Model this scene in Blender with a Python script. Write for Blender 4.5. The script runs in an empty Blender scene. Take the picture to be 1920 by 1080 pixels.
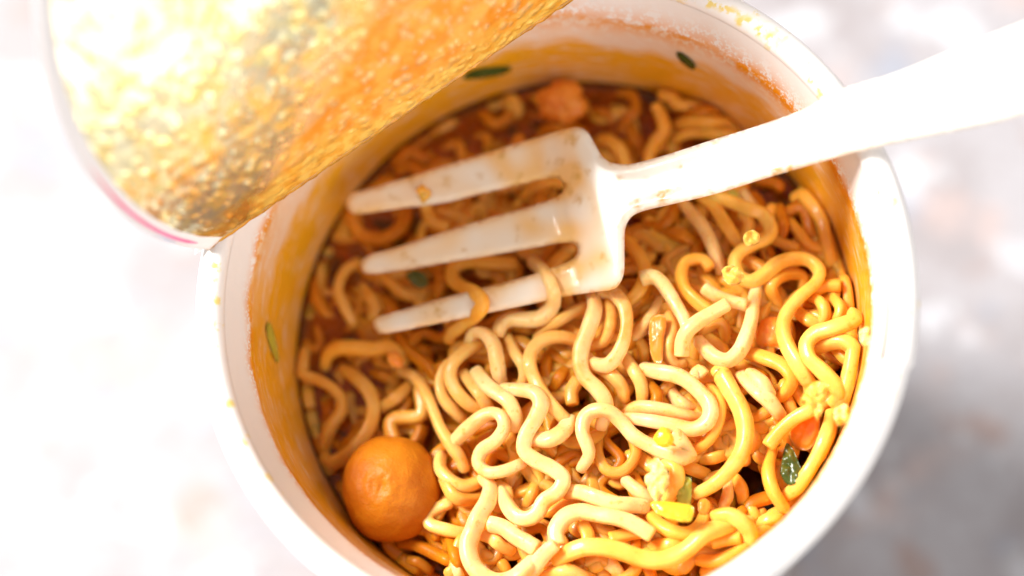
import bpy, bmesh, math, random
from math import sin, cos, pi, sqrt, radians, atan2, hypot, exp
from mathutils import Vector, Matrix, noise, geometry
from mathutils.kdtree import KDTree
random.seed(7)
scn = bpy.context.scene
COL = scn.collection

# ------------------------------------------------------------------ camera (solved from the rim ellipse)
H = .105                                    # rim height above the table, metres
LENS = 80.0
F = 1920*LENS/36
CX, CY, CZ, TA, TB = 4.8e-3, 2e-4, .2991, .3203, 1.9905
nrm = Vector((sin(TA)*cos(TB), sin(TA)*sin(TB), cos(TA)))
ex = (Vector((1, 0, 0))-nrm*nrm.x).normalized()
ey = nrm.cross(ex)
RW = Matrix((ex, ey, nrm))                  # camera axes -> world axes
CAM = -(RW @ Vector((CX, CY, -CZ))) + Vector((0, 0, H))

def P(px, py, z):
    """point at height z seen at photo pixel (px, py)"""
    v = RW @ Vector(((px-960)/F, -(py-540)/F, -1))
    return CAM + v*((z-CAM.z)/v.z)
def PD(px, py, d):
    return P(px, py, H-d)
def proj(p):
    q = RW.transposed() @ (Vector(p)-CAM)
    return 960+F*q.x/-q.z, 540-F*q.y/-q.z

def rin(d):                                 # inner radius of the cup at depth d below the rim
    pts = [(-.01, .0441), (.0019, .0441), (.0045, .0433), (.0081, .0421), (.0273, .0399), (.1, .0335)]
    for (a, b), (c, e) in zip(pts, pts[1:]):
        if d <= c: return b+(e-b)*(d-a)/(c-a)
    return pts[-1][1]
def PW(px, py, off=.0002):
    """point on the inner wall behind pixel"""
    m, was = 0.0, False
    while m < .09:
        p = PD(px, py, m)
        out_ = hypot(p.x, p.y) > rin(m)-off
        if was and out_: break
        was = not out_
        m += .0001
    return p, m

# ------------------------------------------------------------------ helpers
def link(o, parent=None):
    COL.objects.link(o)
    if parent: o.parent = parent
    return o
def mesh_obj(name, vs, fs, mat, parent=None, smooth=True, attrs=None):
    me = bpy.data.meshes.new(name)
    me.from_pydata([tuple(v) for v in vs], [], fs)
    me.materials.append(mat)
    if smooth: me.polygons.foreach_set('use_smooth', [True]*len(me.polygons))
    for k, vals in (attrs or {}).items():
        a = me.attributes.new(k, 'FLOAT', 'POINT')
        a.data.foreach_set('value', vals)
    me.update()
    return link(bpy.data.objects.new(name, me), parent)
def tag(o, label=None, cat=None, group=None, kind=None):
    if label: o['label'] = label
    if cat: o['category'] = cat
    if group: o['group'] = group
    if kind: o['kind'] = kind
    return o
def empty(name, loc=(0, 0, 0)):
    o = link(bpy.data.objects.new(name, None)); o.location = loc; o.empty_display_size = .01
    return o

class NT:
    def __init__(s, name):
        s.m = bpy.data.materials.new(name); s.m.use_nodes = True
        s.t = s.m.node_tree; s.t.nodes.clear()
        s.out = s.n('ShaderNodeOutputMaterial')
    def n(s, ty, **kw):
        nd = s.t.nodes.new(ty)
        for k, v in kw.items():
            if k in nd.inputs.keys(): nd.inputs[k].default_value = v
            else: setattr(nd, k, v)
        return nd
    def l(s, a, b): s.t.links.new(a, b)
    def val(s, sock, v):
        if hasattr(v, 'is_linked') or hasattr(v, 'links'): s.l(v, sock)
        else: sock.default_value = v
    def mix(s, fac, a, b):
        m = s.n('ShaderNodeMix', data_type='RGBA')
        s.val(m.inputs[0], fac)
        for sock, v in ((m.inputs[6], a), (m.inputs[7], b)):
            s.val(sock, v if not isinstance(v, tuple) else (*v[:3], 1))
        return m.outputs[2]
    def math(s, op, a, b=0.0, c=0.0, clamp=False):
        m = s.n('ShaderNodeMath', operation=op, use_clamp=clamp)
        for i, v in enumerate((a, b, c)): s.val(m.inputs[i], v)
        return m.outputs[0]
    def noise(s, scale, detail=3, rough=.55, coord='Object', vec=None, lac=2.0):
        if vec is None: vec = s.n('ShaderNodeTexCoord').outputs[coord]
        n = s.n('ShaderNodeTexNoise'); n.inputs['Scale'].default_value = scale
        n.inputs['Detail'].default_value = detail; n.inputs['Roughness'].default_value = rough
        s.l(vec, n.inputs['Vector']); return n.outputs['Fac']
    def ramp(s, v, lo, hi):
        m = s.n('ShaderNodeMapRange', interpolation_type='SMOOTHSTEP')
        s.l(v, m.inputs[0]); m.inputs[1].default_value = lo; m.inputs[2].default_value = hi
        return m.outputs[0]
    def attr(s, name):
        return s.n('ShaderNodeAttribute', attribute_name=name).outputs['Fac']
    def bump(s, h, dist, strength=1.0):
        b = s.n('ShaderNodeBump'); b.inputs['Distance'].default_value = dist
        b.inputs['Strength'].default_value = strength; s.l(h, b.inputs['Height']); return b.outputs[0]
    def pbr(s, color, rough=.5, metal=0, sss=0, rad=(1, .5, .25), sscale=.001, coat=0, normal=None, spec=.5, trans=0, ior=1.45, crough=.08):
        p = s.n('ShaderNodeBsdfPrincipled')
        s.val(p.inputs['Base Color'], color if not isinstance(color, tuple) else (*color[:3], 1))
        s.val(p.inputs['Roughness'], rough); s.val(p.inputs['Metallic'], metal)
        p.inputs['Subsurface Weight'].default_value = sss
        p.inputs['Subsurface Radius'].default_value = rad
        p.inputs['Subsurface Scale'].default_value = sscale
        s.val(p.inputs['Coat Weight'], coat); p.inputs['Coat Roughness'].default_value = crough
        p.inputs['Specular IOR Level'].default_value = spec
        p.inputs['Transmission Weight'].default_value = trans
        p.inputs['IOR'].default_value = ior
        if normal is not None: s.l(normal, p.inputs['Normal'])
        s.l(p.outputs[0], s.out.inputs[0]); return p

def food(name, c1, c2, rough=.36, sss=.65, spec=.35, coat=.25, stain=(.80, .34, .03), bump=.00006, nscale=260, sscale=.0017, stain_amt=1.0):
    t = NT(name)
    n1 = t.noise(nscale, 3); n2 = t.noise(140, 4, .6); n3 = t.noise(2600, 2)
    rnd = t.n('ShaderNodeObjectInfo').outputs['Random']
    c = t.mix(t.ramp(n1, .3, .7), c1, c2)
    c = t.mix(t.math('MULTIPLY', rnd, .35), c, c2)
    c = t.mix(t.math('MULTIPLY', t.ramp(n2, .50, .72), .75*stain_amt), c, stain)
    fine = t.noise(900, 3, .6)
    c = t.mix(t.math('MULTIPLY', t.ramp(fine, .60, .70), .6*stain_amt), c, stain)
    h = t.math('ADD', t.noise(500, 3), t.math('MULTIPLY', n3, .35))
    t.pbr(c, t.math('ADD', t.math('MULTIPLY', n1, .25), rough-.1), sss=sss, rad=(1, .45, .12), sscale=sscale, coat=coat, spec=spec, normal=t.bump(h, bump))
    return t.m

M_CREAM = food('noodle_cream', (.94, .65, .30), (.91, .56, .20))
M_PALE = food('noodle_pale', (.95, .69, .34), (.91, .59, .22))
M_YELLOW = food('noodle_yellow', (.90, .57, .13), (.88, .48, .075))
M_ORANGE = food('noodle_orange', (.89, .48, .085), (.85, .39, .04))
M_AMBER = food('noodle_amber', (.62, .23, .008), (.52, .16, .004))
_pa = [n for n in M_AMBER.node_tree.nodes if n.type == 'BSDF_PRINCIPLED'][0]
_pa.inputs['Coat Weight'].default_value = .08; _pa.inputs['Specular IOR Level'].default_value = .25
M_GOLD = food('noodle_golden', (.89, .54, .17), (.85, .45, .095))
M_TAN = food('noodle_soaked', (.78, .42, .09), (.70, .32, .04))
M_EGG = food('egg', (.95, .78, .32), (.93, .68, .18), rough=.4, coat=.15)
M_CORN = food('corn', (.95, .66, .04), (.93, .56, .02), rough=.25, coat=.5, stain_amt=.2)
M_CARROT = food('carrot', (.85, .22, .02), (.90, .30, .03), rough=.3)
M_SHRIMP = food('shrimp', (.72, .19, .012), (.80, .30, .035), rough=.4, nscale=500)
M_BALL = food('dumpling', (.60, .20, .006), (.48, .12, .002), rough=.48, spec=.3, sss=.25, coat=.0, bump=.00022, nscale=180, stain=(.55, .15, .01), stain_amt=.6)
M_GREEN = food('leaf_green', (.03, .055, .008), (.07, .10, .015), rough=.25, sss=0, stain=(.25, .15, .01), stain_amt=.4)
M_SCALL = food('scallion', (.38, .40, .04), (.50, .42, .05), rough=.3, sss=.2, stain_amt=.3)

# ------------------------------------------------------------------ table
def mat_table():
    t = NT('table_stone')
    def nz(scale, lo, hi, off, d=3):
        tc = t.n('ShaderNodeTexCoord').outputs['Object']
        mp = t.n('ShaderNodeMapping'); mp.inputs['Location'].default_value = off; t.l(tc, mp.inputs[0])
        return t.ramp(t.noise(scale, d, .55, vec=mp.outputs[0]), lo, hi)
    c = t.mix(nz(38, .40, .64, (0, 0, 0)), (.385, .365, .382), (.315, .285, .292))
    c = t.mix(t.math('MULTIPLY', nz(62, .56, .68, (3, 1, 0)), .8), c, (.47, .36, .335))
    c = t.mix(t.math('MULTIPLY', nz(52, .58, .70, (7, 4, 0)), .8), c, (.29, .31, .37))
    c = t.mix(t.math('MULTIPLY', nz(85, .60, .70, (1, 9, 0)), .7), c, (.33, .22, .185))
    c = t.mix(t.math('MULTIPLY', nz(70, .57, .66, (5, 5, 3)), .8), c, (.57, .57, .60))
    c = t.mix(t.math('MULTIPLY', nz(420, .50, .70, (0, 2, 0), 4), .45), c, (.26, .22, .21))
    t.pbr(c, .5, normal=t.bump(t.noise(250, 4), .0004))
    return t.m
n = 24
vs = [(-1.5+3*i/n, -1.5+3*j/n, 0) for j in range(n+1) for i in range(n+1)]
fs = [(j*(n+1)+i, j*(n+1)+i+1, (j+1)*(n+1)+i+1, (j+1)*(n+1)+i) for j in range(n) for i in range(n)]
tb = mesh_obj('table_surface', vs, fs, mat_table(), smooth=False); tb['kind'] = 'structure'

# ------------------------------------------------------------------ cup
def mat_cup():
    t = NT('cup_paper')
    st, dots, rimy = t.attr('stain'), t.attr('dots'), t.attr('rimspots')
    white = (.86, .83, .81)
    n1 = t.noise(120, 4, .6); n2 = t.noise(800, 3, .6); n3 = t.noise(2600, 2, .6)
    tcw = t.n('ShaderNodeTexCoord').outputs['Object']; mpw = t.n('ShaderNodeMapping'); mpw.inputs['Scale'].default_value = (.55, .55, 3.2); t.l(tcw, mpw.inputs[0])
    streak = t.ramp(t.noise(420, 4, .65, vec=mpw.outputs[0]), .34, .50)
    st = t.math('MULTIPLY', st, t.math('ADD', t.math('MULTIPLY', streak, .36), .66))
    s1 = t.math('MULTIPLY', st, t.math('ADD', t.math('MULTIPLY', t.ramp(n1, .35, .65), .2), .88))
    c = t.mix(t.math('MINIMUM', s1, 1.0), white, (.82, .39, .012))
    d = t.math('MULTIPLY', dots, t.ramp(t.math('ADD', t.math('MULTIPLY', n2, .6), t.math('MULTIPLY', n3, .4)), .44, .51))
    c = t.mix(t.math('MULTIPLY', d, .95), c, (.80, .29, .004))
    r = t.math('MULTIPLY', rimy, t.ramp(n2, .46, .58))
    c = t.mix(t.math('MULTIPLY', r, .85), c, (.84, .62, .10))
    t.pbr(c, .32, sss=.1, rad=(1, .9, .8), sscale=.001, coat=.2, normal=t.bump(t.noise(600, 3), .00003))
    return t.m
M_CUP = mat_cup()
cup = empty('noodle_cup')
tag(cup, 'white paper noodle cup with peeled back foil lid and orange soup stains inside', 'noodle cup')
SEG = 900
RSPOT = [(1652, 345, 11), (1648, 358, 8), (1672, 378, 9), (1722, 574, 7), (1705, 585, 6), (1418, 24, 5), (1330, 6, 8), (1360, 18, 9), (1388, 40, 8), (1402, 40, 8), (1425, 58, 9), (1444, 70, 8), (1415, 60, 6), (1500, 112, 6), (1512, 118, 6), (1520, 150, 6), (1532, 172, 7), (1538, 180, 6), (405, 500, 9), (404, 530, 6), (408, 565, 7), (410, 610, 8), (413, 652, 6), (432, 758, 8), (465, 826, 9), (508, 893, 9), (534, 925, 7), (1670, 480, 6), (1680, 705, 6)]
def lathe(name, prof, mat, parent, stains=True):
    vs, fs = [], []
    at = {'stain': [], 'dots': [], 'rimspots': []}
    for (r, z) in prof:
        d = H-z
        for k in range(SEG):
            a = 2*pi*k/SEG
            x, y = r*cos(a), r*sin(a)
            vs.append((x, y, z))
            s = do = rs = 0
            if stains == 'in':
                nz = noise.noise(Vector((cos(a)*2.2, sin(a)*2.2, 3)))*.0016+noise.noise(Vector((cos(a)*9, sin(a)*9, 1)))*.0006
                line = .0078+nz
                e = d-line
                lo = max(0, min(1, (d-.0115-2.5*nz)/.006))
                s = 0 if e < 0 else min(1, e/.0006)*(.36+.1*noise.noise(Vector((x*300, y*300, z*60))))
                s = max(s, lo*lo*(3-2*lo)) if e > 0 else s
                # left and right flanks are soaked right up to the line
                fl = max(0, -cos(a-radians(20)))**3+max(0, cos(a+radians(10)))**1.5
                if e > 0: s = max(s, min(1, e/.0005)*min(1, fl*1.15))
                do = exp(-((e-.0006)/.0012)**2)
                if e > 0: do = max(do, .45*exp(-e/.004))
                pat = noise.noise(Vector((cos(a)*5, sin(a)*5, 7)))
                do *= max(.25, min(1, .85+1.6*pat))
                rt = cos(a-radians(0))
                if rt > .6: do = max(do, 1.1*exp(-((e-.001)/.0022)**2))
                tl = cos(a-radians(80))
                if tl > 0: do = max(do, .75*exp(-((e-.001)/.0028)**2)*tl)
            elif stains == 'rim':
                px, py = proj((x, y, z))
                q = noise.noise(Vector((x*160, y*160, 5)))
                b = noise.noise(Vector((cos(a)*6, sin(a)*6, 2)))
                inner = (r < .0452)
                rs = max(0, min(1, (q-.24)*6))*(.5 if b > 0 else .15)
                # long yellow smear on the far right of the rim
                da = a-radians(62)
                if abs(da) < .28:
                    rs = max(rs, exp(-((r-(.0452+.003*abs(da)))/.0005)**2)*(1-abs(da)/.28)*1.5)
            if stains == 'rim':
                for sx, sy, sr in RSPOT:
                    if abs(px-sx) < 3*sr and abs(py-sy) < 3*sr: rs = max(rs, min(1.3, max(0, 1.5-hypot(px-sx, py-sy)/sr)*1.5))
            at['stain'].append(s); at['dots'].append(do); at['rimspots'].append(min(1, rs))
    n = len(prof)
    for j in range(n-1):
        for k in range(SEG):
            k2 = (k+1) % SEG
            fs.append((j*SEG+k, j*SEG+k2, (j+1)*SEG+k2, (j+1)*SEG+k))
    return mesh_obj(name, vs, fs, mat, parent, attrs=at)
# inner wall (profile from below the rim roll down to the bottom, then the outside back up)
prof = []
for i in range(110):
    d = .00195+.0338*i/109
    prof.append((rin(d), H-d))
for i in range(1, 20):
    d = .0357+(.098-.0357)*i/19
    prof.append((rin(d), H-d))
prof += [(.030, H-.0990), (.015, H-.0990), (.0005, H-.0990)]
lathe('inner_wall', prof, M_CUP, cup, 'in')
prof = [(.0005, .004), (.030, .004), (.0337, .004), (.0340, 0.0008), (.0348, .0008), (.0352, .004)]
prof += [(.0352+(.0450-.0352)*i/12, .004+(H-.0035-.004)*i/12) for i in range(1, 13)]
lathe('outer_wall', prof, M_CUP, cup, None)
RC, RT = .04605, .00195
prof = []
for i in range(33):
    a = radians(-60+240*i/32)                # outside, over the top, down the inside
    prof.append((RC+RT*cos(a), H-RT+RT*sin(a)))
rim = lathe('rim', prof, M_CUP, cup, 'rim')
# overlap seam of the rolled rim, at the right
for v in rim.data.vertices:
    a = atan2(v.co.y, v.co.x); da = a-radians(-14)
    if -.02 < da < .35:
        k = .00035*min(1, (da+.02)/.02)*max(0, 1-da/.35)
        v.co.x += k*cos(a); v.co.y += k*sin(a)

def tube(name, pts, rads, mat, parent=None, sect=14, flat=1.0, ends='cut', seed=0):
    """pts: world points; rounded-rectangular strand"""
    n = len(pts); vs, fs = [], []
    tang = [(pts[min(n-1, i+1)]-pts[max(0, i-1)]).normalized() for i in range(n)]
    up = Vector((0, 0, 1)); side = tang[0].cross(up)
    if side.length < .05: side = Vector((1, 0, 0))
    side.normalize()
    rows = []
    for i in range(n):
        t = tang[i]; side = (side-t*side.dot(t)).normalized(); nn = side.cross(t).normalized()
        rows.append((pts[i], side.copy(), nn, rads[i]))
    tw = seed*1.7
    rings = []
    capn = 3
    seq = []
    c0 = .55 if ends == 'cut' else 1.0
    for j in range(capn, 0, -1):
        a = j/capn*pi/2; seq.append((0, -sin(a)*c0*.5 if ends == 'cut' else -sin(a), max(.02, cos(a)) if ends != 'cut' else (.02 if j == capn else .80+.2*(1-j/capn))))
    for i in range(n): seq.append((i, 0, 1))
    for j in range(1, capn+1):
        a = j/capn*pi/2; seq.append((n-1, sin(a)*c0*.5 if ends == 'cut' else sin(a), max(.02, cos(a)) if ends != 'cut' else (.02 if j == capn else .80+.2*(1-j/capn))))
    for (i, off, k) in seq:
        p, s, nn, r = rows[i]
        c = p+tang[i]*(off*r)
        ang = tw+.35*sin(i*.06+seed)
        ca, sa_ = cos(ang), sin(ang)
        for m in range(sect):
            a = 2*pi*m/sect
            x = abs(cos(a))**.66*(1 if cos(a) > 0 else -1); y = abs(sin(a))**.66*(1 if sin(a) > 0 else -1)*.84
            X = (x*ca-y*sa_)*r*k; Y = (x*sa_+y*ca)*r*k*flat
            vs.append(c+s*X+nn*Y)
    rws = len(seq)
    for i in range(rws-1):
        for m in range(sect):
            m2 = (m+1) % sect
            fs.append((i*sect+m, i*sect+m2, (i+1)*sect+m2, (i+1)*sect+m))
    fs.append(tuple(range(sect))[::-1]); fs.append(tuple((rws-1)*sect+m for m in range(sect)))
    return mesh_obj(name, vs, fs, mat, parent)
M_CREASE = food('crease', (.62, .32, .03), (.42, .17, .01), rough=.3, sss=0, coat=.5, nscale=700)
# ------------------------------------------------------------------ lid
A = P(395, 455, H+.0006); B = P(1060, 0, H+.0006)
dch = (B-A).normalized(); och = Vector((0, 0, 1)).cross(dch)
if och.dot(Vector((A.x, A.y, 0))) < 0: och = -och
RL, OFF = .048, .025
SA = sqrt(RL*RL-OFF*OFF)
PHI, KAP = radians(90), -16.0
prof_lid = [(0.0, 0.0)]
STEP = .0002
x_ = z_ = 0
for i in range(int((OFF+RL)/STEP)+5):
    t_ = i*STEP
    ang = PHI+KAP*t_
    if t_ < .0012: ang = radians(120)-(radians(120)-PHI)*(t_/.0012)
    x_ += STEP*cos(ang); z_ += STEP*sin(ang)
    prof_lid.append((x_, z_))
def lid_pt(t, q, lift=0):
    i = max(0, min(len(prof_lid)-2, int(t/STEP))); f = t/STEP-i
    x0, z0 = prof_lid[i]; x1, z1 = prof_lid[i+1]
    x = x0+(x1-x0)*f; z = z0+(z1-z0)*f
    tx, tz = (x1-x0)/STEP, (z1-z0)/STEP
    # normal pointing to the cup side
    nx, nz = tz, -tx
    wv = .0006*sin(q*160+1)*min(1, t/.01)     # lazy waviness of the sheet
    x -= (nx*-1)*0
    p = A+dch*(SA+q)+och*(x-nx*(lift+wv))+Vector((0, 0, z-nz*(lift+wv)))
    return p
def lid_sheet(name, R, lift, mat, nr, ns, disp=None, parent=None, r0=0.0, a0=0, a1=2*pi, attrs_fn=None):
    vs, fs = [], []
    closed = abs(a1-a0-2*pi) < 1e-6
    cols = ns if closed else ns+1
    tq = []
    for i in range(nr+1):
        for k in range(cols):
            th = a0+(a1-a0)*k/ns
            rm = R+.00012*noise.noise(Vector((th*22, 0, 3)))
            c = cos(th)
            edge_w = 0
            if c < 0 and OFF/(-c) < rm:
                rm = OFF/(-c)
            r = r0+(rm-r0)*(i/nr) if r0 else rm*(i/nr)
            if r0 and r > rm: r = rm
            t = max(0, OFF+r*cos(th)); q = r*sin(th)
            h = disp(t, q) if disp else 0
            tq.append((t, q)); vs.append(lid_pt(t, q, lift+h))
    for i in range(nr):
        for k in range(ns):
            k2 = (k+1) % cols
            f = (i*cols+k, i*cols+k2, (i+1)*cols+k2, (i+1)*cols+k)
            fs.append(f)
    at = None
    if attrs_fn: at = attrs_fn(vs, tq)
    return mesh_obj(name, vs, fs, mat, parent, attrs=at)
# dome-shaped beads of condensed soup and embossed blisters on the foil
rb = random.Random(3)
beads = []
for _ in range(2600):
    t, q = rb.uniform(0, .073), rb.uniform(-.048, .048)
    R = rb.choice([.00025, .0003, .0003, .0004, .0005, .0006, .0008])
    if (t-OFF)**2+q*q < .0465**2: beads.append((t, q, R))
kd = KDTree(len(beads))
for i, (t, q, R) in enumerate(beads): kd.insert((t, q, 0), i)
kd.balance()
def foil_h(t, q):
    h = .00022*noise.noise(Vector((t*230, q*330, 1)))+.00010*noise.noise(Vector((t*700, q*700, 4)))
    b = 0
    for co, i, dist in kd.find_range((t, q, 0), .0009):
        R = beads[i][2]
        if dist < R: b = max(b, .5*sqrt(R*R-dist*dist)*(1 if R < .0006 else .6))
    return (h+b)*min(1, t/.0012)
def foil_attrs(vs, tq):
    so, be, fi, fo = [], [], [], []
    for v, (t, q) in zip(vs, tq):
        px, py = proj(v)
        u = (px-395)*-.565+(py-455)*-.825; s = (px-395)*.825+(py-455)*-.565
        nn = 60*noise.noise(Vector((t*90, q*90, 2)))+25*noise.noise(Vector((t*350, q*350, 5)))
        k = (.56*s-34+nn-u)/55
        k = max(0, min(1, k))
        near = 0; fo.append(max(0, min(1, (34+.35*nn-u)/14)))                 # yellow highlight painted along the fold
        so.append(max(k, near*.9))
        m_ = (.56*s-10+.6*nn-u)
        fi.append(max(0, min(1, (m_+140)/70))*max(.25, min(1, (60-m_)/60))*.95)  # dull grey band, painting in the shade that the foil reflects
        b = 0
        for co, i, dist in kd.find_range((t, q, 0), .0009):
            R = beads[i][2]
            if dist < R: b = max(b, 1-dist/R)
        be.append(min(1, b*1.6))
    return {'soup': so, 'bead': be, 'shade_band': fi, 'fold': fo}
def mat_foil():
    t = NT('foil')
    so, be = t.attr('soup'), t.attr('bead')
    n1 = t.noise(300, 4, .65); n2 = t.noise(80, 3)
    metal_c = t.mix(t.ramp(n2, .35, .7), (.90, .83, .56), (.90, .79, .38))
    metal_c = t.mix(t.math('MULTIPLY', t.ramp(n1, .5, .62), .65), metal_c, (.85, .58, .13))
    metal_c = t.mix(t.attr('shade_band'), metal_c, t.mix(t.ramp(n1, .45, .6), (.47, .44, .29), (.72, .58, .20)))
    metal_c = t.mix(t.math('MULTIPLY', be, .55), metal_c, (.95, .78, .30))
    soup_c = t.mix(t.ramp(n1, .4, .6), (.84, .30, .02), (.88, .44, .07))
    fac = t.math('MULTIPLY', so, t.math('SUBTRACT', 1.0, t.math('MULTIPLY', be, .6)))
    c = t.mix(fac, metal_c, soup_c)
    c = t.mix(t.math('MULTIPLY', t.attr('fold'), .85), c, t.mix(t.ramp(t.noise(500, 4, .6), .4, .6), (.88, .60, .12), (.80, .40, .04)))
    met = t.math('SUBTRACT', t.math('SUBTRACT', .92, t.math('MULTIPLY', fac, .85)), t.math('MULTIPLY', t.attr('shade_band'), .35), clamp=True)
    t.pbr(c, t.math('ADD', .24, t.math('MULTIPLY', so, .1)), metal=met, coat=.5, normal=t.bump(t.noise(1100, 3, .6), .00006))
    return t.m
M_FOIL = mat_foil()
tm = NT('lid_paper'); tm.pbr(tm.mix(tm.ramp(tm.noise(200, 3), .6, .7), (.86, .84, .84), (.84, .79, .74)), .5); M_PAPER = tm.m
_p = [n for n in tm.t.nodes if n.type == 'BSDF_PRINCIPLED'][0]
_tl = tm.n('ShaderNodeBsdfTranslucent'); _tl.inputs[0].default_value = (.85, .82, .80, 1)
_mx = tm.n('ShaderNodeMixShader'); _mx.inputs[0].default_value = .45
tm.l(_p.outputs[0], _mx.inputs[1]); tm.l(_tl.outputs[0], _mx.inputs[2]); tm.l(_mx.outputs[0], tm.out.inputs[0])
tm = NT('print_pink'); tm.pbr(tm.mix(tm.ramp(tm.noise(90, 3), .4, .6), (.80, .20, .42), (.78, .06, .14)), .4); M_PINK = tm.m
tm = NT('print_blue'); tm.pbr((.28, .40, .75), .4); M_BLUE = tm.m
# the part of the lid still glued to the rim: a flat segment with a thickness, plus the flap's paper back
def paper_lid():
    vs, fs = [], []
    nr, ns = 60, 240
    top, bot = [], []
    for lift, arr in ((.00005, top), (-.00035, bot)):
        for i in range(nr+1):
            for k in range(ns):
                th = 2*pi*k/ns; rm = RL; c = cos(th)
                if c < 0 and OFF/(-c) < rm: rm = OFF/(-c)
                r = rm*i/nr; t = max(0, OFF+r*c); q = r*sin(th)
                curl = .0006*max(0, (r-.0455)/.0025)
                arr.append(len(vs)); vs.append(lid_pt(t, q, lift+curl))
        for i in range(nr):
            for k in range(ns):
                k2 = (k+1) % ns
                f = [arr[i*ns+k], arr[i*ns+k2], arr[(i+1)*ns+k2], arr[(i+1)*ns+k]]
                fs.append(f if arr is top else f[::-1])
    for k in range(ns):
        k2 = (k+1) % ns
        fs.append((top[nr*ns+k], top[nr*ns+k2], bot[nr*ns+k2], bot[nr*ns+k]))
    # flat glued segment
    RG = .0483
    m = 60; base = len(vs)
    ar, br = A.copy(), och
    dA = A.dot(och)
    for zz in (H+.0006, H+.0001):
        for i in range(m+1):
            hw = sqrt(RG*RG-dA*dA); q = -hw+2*hw*i/m
            e = sqrt(max(0, RG*RG-q*q))
            p0 = och*dA+dch*q; p1 = och*e+dch*q
            vs.append(Vector((p0.x, p0.y, zz))); vs.append(Vector((p1.x, p1.y, zz)))
    w = 2*(m+1)
    for i in range(m):
        b = base+2*i
        fs.append((b, b+2, b+3, b+1)); fs.append((b+w, b+w+1, b+w+3, b+w+2))
        fs.append((b+1, b+3, b+w+3, b+w+1)); fs.append((b, b+w, b+w+2, b+2))
    return vs, fs
vs, fs = paper_lid()
lid = mesh_obj('lid', vs, fs, M_PAPER, cup)
tag(lid, 'white paper lid folded back upright along a crease')
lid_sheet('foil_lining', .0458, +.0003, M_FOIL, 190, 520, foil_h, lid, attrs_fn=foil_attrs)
crn = []
for i in range(160):
    q_ = -SA-.0006+(2*SA+.0012)*i/159
    crn.append(A+dch*(SA+q_)+Vector((0, 0, .0002+.00012*noise.noise(Vector((q_*400, 1, 1)))))-och*(.0002+.00016*noise.noise(Vector((q_*500, 2, 4)))))
CRN = crn
# printed stripe on the lid's border
def border_strip(name, r0, r1, mat, pxa, pxb):
    vs, fs = [], []
    n = 0
    for k in range(720):
        th = 2*pi*k/720
        t, q = OFF+r0*cos(th), r0*sin(th)
        if t < .0005 or q > 0: continue
        px, py = proj(lid_pt(t, q))
        if not (pxa < px < pxb): continue
        w = min(1, (px-pxa)/60)*min(1, (pxb-px)/25+.2)
        rc, rh = (r0+r1)/2, (r1-r0)/2*w
        for r in (rc-rh, rc+rh):
            tt, qq = OFF+r*cos(th), r*sin(th)
            vs.append(lid_pt(tt, qq, .00012+.0006*max(0, (r-.0455)/.0025)))
        if n: fs.append((2*n-2, 2*n-1, 2*n+1, 2*n))
        n += 1
    return mesh_obj(name, vs, fs, mat, lid)
tag(border_strip('printed_stripe', .0468, .0473, M_PINK, 165, 372), 'thin pink stripe printed on the lid edge')
tag(border_strip('printed_stripe', .04745, .0478, M_BLUE, 285, 330), 'short faint blue printed mark beside the pink stripe')

# ------------------------------------------------------------------ fork
def spl(pts, step, closed=False):
    """Catmull-Rom resample of 2-4D points"""
    out = []
    n = len(pts)
    rng = range(n if closed else n-1)
    for i in rng:
        p0 = pts[(i-1) % n] if closed or i > 0 else pts[0]
        p1, p2 = pts[i], pts[(i+1) % n]
        p3 = pts[(i+2) % n] if closed or i < n-2 else pts[n-1]
        L = hypot(p2[0]-p1[0], p2[1]-p1[1]); m = max(1, int(L/step))
        for k in range(m):
            u = k/m
            out.append(tuple(.5*((2*b)+(-a+c)*u+(2*a-5*b+4*c-d)*u*u+(-a+3*b-3*c+d)*u**3) for a, b, c, d in zip(p0, p1, p2, p3)))
    if not closed: out.append(tuple(pts[-1]))
    return out
FS = [(-40, 20.0), (100, 18.6), (300, 17.3), (395, 16.5), (420, 16.0), (450, 13.9), (480, 12.6), (515, 12.0), (600, 9.6), (800, 4.2), (1006, -2.0), (1400, -13.2), (2300, -41)]
def fork_d(px, py):
    s = (px-650)*.955+(py-500)*-.297
    for (a, b), (c, e) in zip(FS, FS[1:]):
        if s <= c:
            u = (s-a)/(c-a); return (b+(e-b)*u)/1000
    return FS[-1][1]/1000
def sfork(px, py):      # smoothed
    return sum(fork_d(px+o, py)*w for o, w in ((-24, .15), (-12, .2), (0, .3), (12, .2), (24, .15)))
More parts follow.
